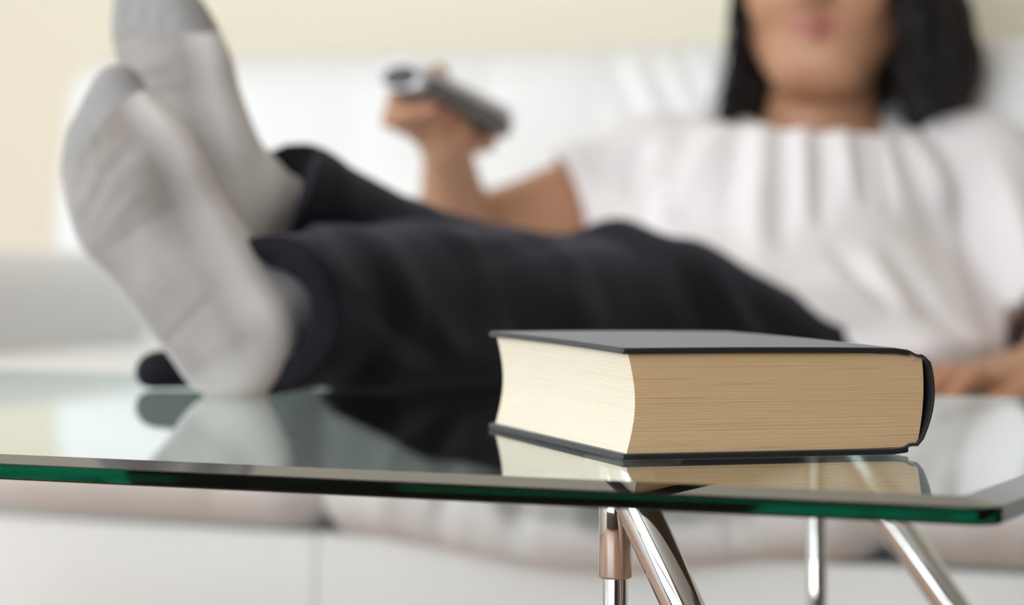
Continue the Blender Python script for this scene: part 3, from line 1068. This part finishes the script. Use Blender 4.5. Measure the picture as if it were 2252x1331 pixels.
# --- socks ------------------------------------------------------------------
def make_sock(frame, heel, side, ank, kn, toe_l, infl=0.0032, ws=0.93, ts=1.0):
    f = Field(heel - 0.30, heel + 0.30, 0.0030)
    p = foot_prims(f, frame, heel, side, ank * .5 + kn * .5, infl, ws, ts, 0.0375)
    # knit bridges the gaps between the toes
    f.rc(p(0.190, 0.020, 0.021), p(0.176, -0.028, 0.019), 0.019, 0.0165, 0.025)
    f.rc(p(0.206, 0.016, 0.021), p(0.194, -0.022, 0.019), 0.0155, 0.0135, 0.02)
    V, Q = f.mesh(2)
    N = normals(V, Q)
    l, m, t_ = frame
    q = V - heel
    L2 = np.stack([q @ l + 0.036, (q @ m) * side], 1)
    sole = np.clip(-(N @ t_), 0, 1)
    w = np.zeros(len(V))
    for k in range(9):          # creases across the heel and arch
        a = 0.055 + 0.012 * k + rng.uniform(-.004, .004)
        w += fold(L2, (a, -0.03), (a + rng.uniform(-.008, .014), 0.03), 0.004, rng.uniform(-0.0016, 0.0012)) * sole
    for a, b, c, d, am in ((0.165, -0.03, 0.178, 0.0, -0.003), (0.182, -0.005, 0.186, 0.032, -0.0025), (0.15, -0.02, 0.16, 0.02, 0.002), (0.195, 0.008, 0.215, 0.006, -0.003),
                           (0.188, -0.012, 0.206, -0.010, -0.0025), (0.178, -0.024, 0.194, -0.026, -0.0025)):
        w += fold(L2, (a, b), (c, d), 0.0055, am) * sole
    V = V + N * w[:, None]
    wear = np.clip((sole - 0.35) / 0.5, 0, 1) * np.clip((L2[:, 0] - 0.004) / 0.03, 0, 1)
    tl = L2[:, 0] / 1.03 - 0.28 * L2[:, 1]
    fc = tl[Q].mean(1)
    toe = fc > toe_l
    def split(sel):
        qs = Q[sel]; ids, inv = np.unique(qs, return_inverse=True)
        me = mesh_arrays('sock', V[ids], inv.reshape(qs.shape))
        a = me.attributes.new('sole', 'FLOAT', 'POINT')
        a.data.foreach_set('value', wear[ids].astype(np.float32))
        return me
    o = link('sock', split(~toe), M['sock'], person)
    c = link('toe_cap', split(toe), M['sock_toe'], o)
    tag(c, 'grey reinforced toe')


make_sock(FR, HEEL_R, 1, ANK_R, KNEE_R, 0.2035)
make_sock(FL, HEEL_L, -1, ANK_L, KNEE_L, 0.178, -0.0005, 0.70, 0.56)

# --- trousers ---------------------------------------------------------------
tr = Field(W(-0.32, 1.93, -0.18), W(0.52, 2.86, 0.22), 0.0040)
tr.ell(HC - T_F * 0.012, (0.172, 0.125, 0.092), AX, 0.03)
tr.ell(HC + T_A * 0.08 - T_F * 0.01, (0.155, 0.09, 0.085), AX, 0.04)
hem_r = W(-0.128, 2.050, 0.062)
tr.chain([HIP_R, W(0.085, 2.475, 0.022), KNEE_R, W(-0.075, 2.17, 0.062), hem_r, W(-0.200, 1.895, 0.055)],
         [0.095, 0.086, 0.072, 0.062, 0.058, 0.056], 0.03)
hem_l = W(-0.166, 2.165, 0.138)
tr.chain([HIP_L, W(0.140, 2.515, 0.024), KNEE_L, W(-0.095, 2.295, 0.090), hem_l, W(-0.208, 2.09, 0.158)],
         [0.090, 0.088, 0.068, 0.053, 0.0445, 0.0455], 0.03)
# bunched cloth on the lap and the loose hem lying on the glass
tr.rc(W(0.092, 2.50, 0.098), W(0.13, 2.46, 0.050), 0.026, 0.04, 0.035)
tr.rc(W(-0.262, 2.035, 0.013), W(-0.16, 2.06, 0.020), 0.013, 0.020, 0.02)
tr.rc(W(-0.262, 2.035, 0.013), W(-0.245, 2.04, 0.017), 0.013, 0.012, 0.01)
tr.rc(W(-0.10, 2.03, 0.018), W(-0.02, 2.16, 0.016), 0.018, 0.018, 0.03)
tr.chain([W(0.15, 2.56, -0.055), W(0.085, 2.43, -0.062), W(0.01, 2.325, -0.058), W(-0.06, 2.27, -0.045), W(-0.13, 2.27, -0.020)], [0.060, 0.044, 0.040, 0.034, 0.028], 0.04)
tr.rc(W(-0.12, 2.25, 0.03), W(-0.02, 2.30, 0.01), 0.03, 0.04, 0.03)
ax_r = unit(hem_r - KNEE_R); ax_l = unit(hem_l - KNEE_L)
cut_r = W(-0.176, 1.948, 0.06)
nr_ = unit((-0.45, -0.88, 0.05)); nl_ = unit((-0.90, -0.22, 0.38))
tr.cut_local(cut_r, nr_, cut_r + ax_r * 0.10 + np.array([0, 0, -0.02]), 0.14)
cut_l = W(-0.1655, 2.140, 0.142)
tr.cut_local(cut_l, nl_, cut_l + ax_l * 0.10 + np.array([0, 0, 0.01]), 0.115)
# hollow hems
tr.rc(cut_r + ax_r * 0.04, cut_r - ax_r * 0.02, 0.046, 0.034, 0.004, 'sub')
# flat under side on the glass
tabz = TZ + 0.0006
sl, P = tr._sub(tr.lo, tr.lo + tr.h * tr.n)
tv = (P[0] - T0[0]) * TV[0] + (P[1] - T0[1]) * TV[1]
below = np.maximum(tabz - P[2], -np.maximum(tv - (TDEP + BEV_W), -9))
below = np.minimum(tabz - P[2] + 0 * tv, (TDEP + BEV_W + 0.004) - tv + 0 * P[2])
tr.F = np.maximum(tr.F, below.astype(np.float32))
V, Q = tr.mesh(3)
N = normals(V, Q)
P2 = np.stack([V[:, 0], V[:, 2] - TZ], 1)
fr = np.clip(-N[:, 1] + 0.35 * N[:, 2], 0, 1)
w = np.zeros(len(V))
for a, b, wd, am in (((-0.18, 0.15), (-0.10, 0.07), 0.010, 0.006), ((-0.13, 0.12), (-0.06, 0.02), 0.011, -0.008), ((-0.09, 0.10), (-0.035, 0.01), 0.010, 0.008),
                     ((-0.12, 0.075), (-0.02, 0.0), 0.008, -0.007), ((-0.14, 0.05), (-0.05, -0.0), 0.008, 0.005), ((-0.02, 0.10), (0.06, 0.115), 0.010, -0.007),
                     ((-0.07, 0.115), (0.02, 0.105), 0.010, 0.005), ((0.10, 0.12), (0.16, -0.02), 0.014, 0.010), ((0.14, 0.12), (0.20, -0.02), 0.013, -0.010),
                     ((0.17, 0.09), (0.24, -0.04), 0.014, 0.009), ((0.21, 0.06), (0.30, -0.05), 0.014, -0.008), ((0.06, 0.11), (0.09, 0.03), 0.014, -0.006),
                     ((0.02, 0.08), (0.10, 0.02), 0.016, 0.005)):
    w += fold(P2, a, b, wd, am) * fr
V = V + N * w[:, None]
V[:, 2] = np.where((V[:, 2] < tabz) & (((V - T0) @ TV) < TDEP + BEV_W), tabz, V[:, 2])
link('trousers', mesh_arrays('trousers', V, Q), M['trouser'], person)

# --- T-shirt ----------------------------------------------------------------
sh = Field(W(-0.02, 2.50, -0.14), W(0.68, 3.20, 0.30), 0.0046)
sh.ell(HC + T_A * 0.02 + T_F * 0.005, (0.195, 0.15, 0.110), AX, 0.03)
sh.rc(HIP_L + np.array([0.0, 0.0, 0.01]), HIP_L + np.array([-0.06, -0.03, 0.012]), 0.108, 0.106, 0.04)
sh.ell(HC + T_A * 0.14 + T_F * 0.002 + T_L * 0.012, (0.182, 0.15, 0.100), AX, 0.05)
sh.ell(HC + T_A * 0.335 + T_F * 0.010 - T_L * 0.012, (0.178, 0.155, 0.122), AX, 0.05)
sh.rc(SH_R + T_A * .002, SH_L + T_A * .002, 0.058, 0.058, 0.05)
sh.rc(SM - T_L * 0.09 + T_A * 0.030, SM + T_L * 0.09 + T_A * 0.030, 0.050, 0.050, 0.04)
d_r = unit(EL_R - SH_R); d_l = unit(EL_L - SH_L)
sh.chain([SH_R, SH_R + d_r * 0.10, SH_R + d_r * 0.17], [0.068, 0.062, 0.062], 0.04)
sh.chain([SH_L - T_L * 0.01, SH_L + d_l * 0.12, SH_L + d_l * 0.27], [0.070, 0.066, 0.068], 0.04)
# loose cloth between arm and chest
sh.rc(SH_R + d_r * 0.06 - np.array([0, 0.02, 0.045]), HC + T_A * 0.22 - T_L * 0.15, 0.05, 0.05, 0.06)
sh.rc(SH_L + d_l * 0.10 - T_L * 0.045, HC + T_A * 0.10 + T_L * 0.165, 0.040, 0.050, 0.03)
cr = SH_R + d_r * 0.105; cl = SH_L + d_l * 0.225
nl = unit(d_l + 0.35 * T_L)
sh.cut_local(cr, d_r, cr + d_r * 0.09, 0.125)
sh.cut_local(cl, nl, cl + nl * 0.09, 0.12)
hem_n = unit((-0.45, -0.55, -0.70))
hem_p = W(0.20, 2.53, 0.065)
sh.cut(hem_p, hem_n)
# openings
sh.rc(cr + d_r * 0.05, cr - d_r * 0.05, 0.053, 0.049, 0.004, 'sub')
sh.rc(cl + d_l * 0.05, cl - d_l * 0.05, 0.060, 0.056, 0.004, 'sub')
neck_a = SM + T_A * 0.02; neck_b = hd(0, -0.012, -0.085)
ncol = W(0.326, 2.955, 0.236)
nn = unit(np.array([0.02, -0.30, 0.95]))
sh.cut_local(ncol, nn, ncol + nn * 0.16, 0.19)
sh.rc(ncol - nn * 0.02, ncol + nn * 0.05, 0.066, 0.070, 0.006, 'sub')
V, Q = sh.mesh(3)
N = normals(V, Q)
P2 = np.stack([V[:, 0], V[:, 2] - TZ], 1)
fr = np.clip(-N[:, 1] * 0.8 + 0.5 * N[:, 2], 0, 1)
w = np.zeros(len(V))
# gathers hanging from the collar, pull lines at the armpits, rolls across the belly
for a, b, wd, am in (((0.235, 0.225), (0.205, 0.13), 0.010, -0.008), ((0.255, 0.225), (0.238, 0.10), 0.010, 0.009), ((0.275, 0.225), (0.262, 0.11), 0.008, -0.009),
                     ((0.295, 0.222), (0.288, 0.13), 0.008, 0.006), ((0.312, 0.222), (0.303, 0.13), 0.007, -0.008), ((0.335, 0.222), (0.335, 0.15), 0.008, 0.005),
                     ((0.352, 0.222), (0.356, 0.15), 0.006, -0.006), ((0.367, 0.222), (0.375, 0.14), 0.006, -0.006), ((0.39, 0.225), (0.425, 0.12), 0.011, -0.006), ((0.41, 0.225), (0.46, 0.10), 0.012, 0.008),
                     ((0.43, 0.22), (0.485, 0.06), 0.010, -0.010), ((0.21, 0.22), (0.155, 0.12), 0.012, 0.009), ((0.19, 0.215), (0.13, 0.11), 0.012, -0.011), ((0.165, 0.205), (0.115, 0.10), 0.010, 0.009),
                     ((0.14, 0.2), (0.10, 0.10), 0.009, -0.008), ((0.450, 0.14), (0.485, -0.01), 0.017, -0.024), ((0.50, 0.18), (0.52, 0.02), 0.014, 0.008), ((0.53, 0.17), (0.535, 0.03), 0.010, -0.007),
                     ((0.19, 0.06), (0.30, 0.085), 0.010, -0.006), ((0.20, 0.045), (0.33, 0.06), 0.010, 0.007), ((0.22, 0.025), (0.38, 0.04), 0.009, -0.008), ((0.25, 0.01), (0.43, 0.012), 0.012, 0.008),
                     ((0.28, -0.005), (0.45, -0.02), 0.010, -0.008), ((0.31, 0.10), (0.345, 0.055), 0.009, -0.007), ((0.34, 0.10), (0.37, 0.05), 0.011, 0.004), ((0.365, 0.09), (0.42, 0.02), 0.012, -0.007),
                     ((0.16, 0.14), (0.20, 0.05), 0.014, 0.006), ((0.40, 0.06), (0.47, -0.02), 0.012, 0.006), ((0.41, 0.12), (0.455, 0.02), 0.026, -0.007), ((0.36, 0.075), (0.45, 0.03), 0.016, -0.006),
                     ((0.115, 0.16), (0.125, 0.06), 0.008, 0.006), ((0.135, 0.17), (0.14, 0.07), 0.008, -0.007), ((0.155, 0.18), (0.16, 0.08), 0.008, 0.006), ((0.25, 0.20), (0.21, 0.10), 0.012, -0.006)):
    w += 1.75 * fold(P2, a, b, wd, am) * fr
V = V + N * w[:, None]
shirt = link('tee_shirt', mesh_arrays('tee_shirt', V, Q), M['shirt'], person)
# ribbed collar
cb = []
cx_ = unit(np.cross(nn, [0, 1, 0])); cy_ = np.cross(nn, cx_)

# --- hair -------------------------------------------------------------------
hr = Field(HEAD - np.array([0.24, 0.22, 0.24]), HEAD + np.array([0.26, 0.22, 0.15]), 0.0042)
hr.ell(hd(0, -0.022, 0.045), (0.089, 0.102, 0.096), HA, 0.02)
for sg, tipr, out in ((-1, 0.032, 0.0), (1, 0.052, 0.05)):
    top_ = hd(sg * 0.066, -0.020, 0.06)
    if sg < 0:
        path = [top_, hd(-0.072, -0.012, -0.02), hd(-0.075, -0.010, -0.085), hd(-0.083, 0.000, -0.135), hd(-0.100, 0.012, -0.166)]
        rad = [0.034, 0.018, 0.019, 0.023, 0.012]
    else:
        path = [top_, hd(0.096, -0.020, 0.0), hd(0.108, -0.012, -0.06), hd(0.116, -0.010, -0.105), hd(0.112, 0.000, -0.146)]
        rad = [0.040, 0.038, 0.046, 0.047, 0.030]
    hr.chain(path, rad, 0.03)
hr.chain([hd(0, -0.09, 0.03), hd(0, -0.095, -0.06), hd(0.02, -0.085, -0.13)], [0.05, 0.055, 0.05], 0.04)
# the face stays free
hr.ell(hd(0, 0.085, -0.030), (0.070, 0.080, 0.110), HA, 0.01, 'sub')
hr.ell(hd(0, 0.02, -0.12), (0.062, 0.10, 0.080), HA, 0.012, 'sub')
V, Q = hr.mesh(2)
N = normals(V, Q)
q = V - HEAD
ang = np.arctan2(q @ H_R, -(q @ H_F) + 0.02)
hz = q @ H_U
calm = np.clip((0.075 - hz) / 0.05, 0, 1)
w = 0.0022 * np.sin(ang * 46 + 3 * np.sin(hz * 40)) + 0.0018 * np.sin(ang * 91 + 2 * np.sin(hz * 55 + 1))
V = V + N * (w * calm)[:, None]
hair = link('hair', mesh_arrays('hair', V, Q), M['hair'], person)
# loose strands over the mass
SV_, SF_ = [], []
for k in range(420):
    sg = -1 if rng.random() < 0.45 else 1
    u0 = rng.uniform(-0.07, 0.06)
    if sg < 0:
        ctrl = [hd(-0.02, u0 * .6 - .03, 0.13), hd(-0.080, u0 - .01, 0.05), hd(-0.078 - rng.uniform(0, .012), u0 - .01, -0.03), hd(-0.083 - rng.uniform(0, .016), u0, -0.10), hd(-0.086 - rng.uniform(0, .034), u0 + .012, -0.145 - rng.uniform(0, .045))]
    else:
        ctrl = [hd(0.02, u0 * .6 - .03, 0.13), hd(0.092, u0 - .01, 0.06), hd(0.115 + rng.uniform(-.02, .012), u0 - .01, -0.02), hd(0.130 + rng.uniform(-.05, .028), u0, -0.085), hd(0.122 + rng.uniform(-.06, .035), u0 + .01, -0.135 - rng.uniform(0, .04))]
    ctrl = np.array(ctrl)
    ctrl[2:] += rng.normal(0, 0.004, (3, 3))
    tt = np.linspace(0, 1, 13)
    # Catmull-Rom through the control points
    C = np.vstack([2 * ctrl[0] - ctrl[1], ctrl, 2 * ctrl[-1] - ctrl[-2]])
    pts = []
    for x in tt * (len(ctrl) - 1):
        i = min(int(x), len(ctrl) - 2); f_ = x - i
        p0, p1, p2, p3 = C[i], C[i + 1], C[i + 2], C[i + 3]
        pts.append(0.5 * (2 * p1 + (p2 - p0) * f_ + (2 * p0 - 5 * p1 + 4 * p2 - p3) * f_ ** 2 + (3 * p1 - p0 - 3 * p2 + p3) * f_ ** 3))
    b0 = len(SV_)
    for j, p_ in enumerate(pts):
        r = 0.0013 * (1 - 0.7 * (j / 12) ** 2)
        for a in range(3):
            an = a * 2.094
            SV_.append(p_ + H_R * r * math.cos(an) + H_F * r * math.sin(an))
    for j in range(12):
        for a in range(3):
            SF_.append((b0 + j * 3 + a, b0 + j * 3 + (a + 1) % 3, b0 + j * 3 + 3 + (a + 1) % 3, b0 + j * 3 + 3 + a))
tag(link('hair_strands', mesh_arrays('hair_strands', np.array(SV_), np.array(SF_)), M['hair'], hair), kind='stuff')

# ------------------------------------------------------------------ remote control
remote = empty('remote_control', tuple(rm(R_LEN / 2, 0, 0)))
tag(remote, 'silver and grey remote control held up in raised hand, pointing forward', 'remote')


def remote_shell(name, n0, n1, m_, rtop, parent=remote, t0=0.0, t1=None, hw=0.0235, taper=0.15):
    t1 = R_LEN if t1 is None else t1
    bm = bmesh.new()
    rows = 14
    ringv = []
    for i in range(rows + 1):
        x = i / rows
        t = t0 + (t1 - t0) * x
        endk = min(1.0, math.sqrt(max(0.0, 1 - (abs(x - 0.5) * 2) ** 9)) * 0.25 + 0.75)
        wv = hw * (1 - taper * abs(x - 0.35)) * endk
        ring = []
        for j in range(24):
            a = 2 * math.pi * j / 24
            c, s = math.cos(a), math.sin(a)
            sx = wv * np.sign(c) * abs(c) ** 0.55
            nn_ = (n0 + n1) / 2 + (n1 - n0) / 2 * np.sign(s) * abs(s) ** rtop
            ring.append(bm.verts.new(rm(t, sx, nn_)))
        ringv.append(ring)
    for i in range(rows):
        for j in range(24):
            bm.faces.new((ringv[i][j], ringv[i][(j + 1) % 24], ringv[i + 1][(j + 1) % 24], ringv[i + 1][j]))
    bm.faces.new(ringv[0][::-1]); bm.faces.new(ringv[-1])
    return auto_smooth(link(name, bm_mesh(name, bm), m_, parent), 50)


remote_shell('lower_shell', -0.0165, 0.004, M['remote_grey'], 0.6, hw=0.0255)
remote_shell('upper_shell', 0.001, 0.0125, M['remote_silver'], 0.6, hw=0.0262)
remote_shell('front_bezel', -0.0155, 0.0122, M['remote_silver'], 0.6, t0=-0.003, t1=0.010, hw=0.0262, taper=0.0)
bm = bmesh.new()
bmesh.ops.create_uvsphere(bm, u_segments=24, v_segments=12, radius=1.0)
B = Matrix((tuple(R_S * 0.0225) + (0,), tuple(R_N * 0.0115) + (0,), tuple(R_D * 0.003) + (0,), (0, 0, 0, 1))).transposed()
B.translation = Vector(rm(-0.003, 0.0015, -0.0025))
bmesh.ops.transform(bm, matrix=B, verts=bm.verts)
link('signal_window', bm_mesh('signal_window', bm), M['remote_window'], remote)
for i in range(5):
    for j in (-1, 0, 1):
        t_ = 0.03 + 0.026 * i
        link('button', tube_between(rm(t_, j * 0.0125, 0.0108), rm(t_, j * 0.0125, 0.0128), 0.004, 14, bev=0.0006), M['button'], remote)
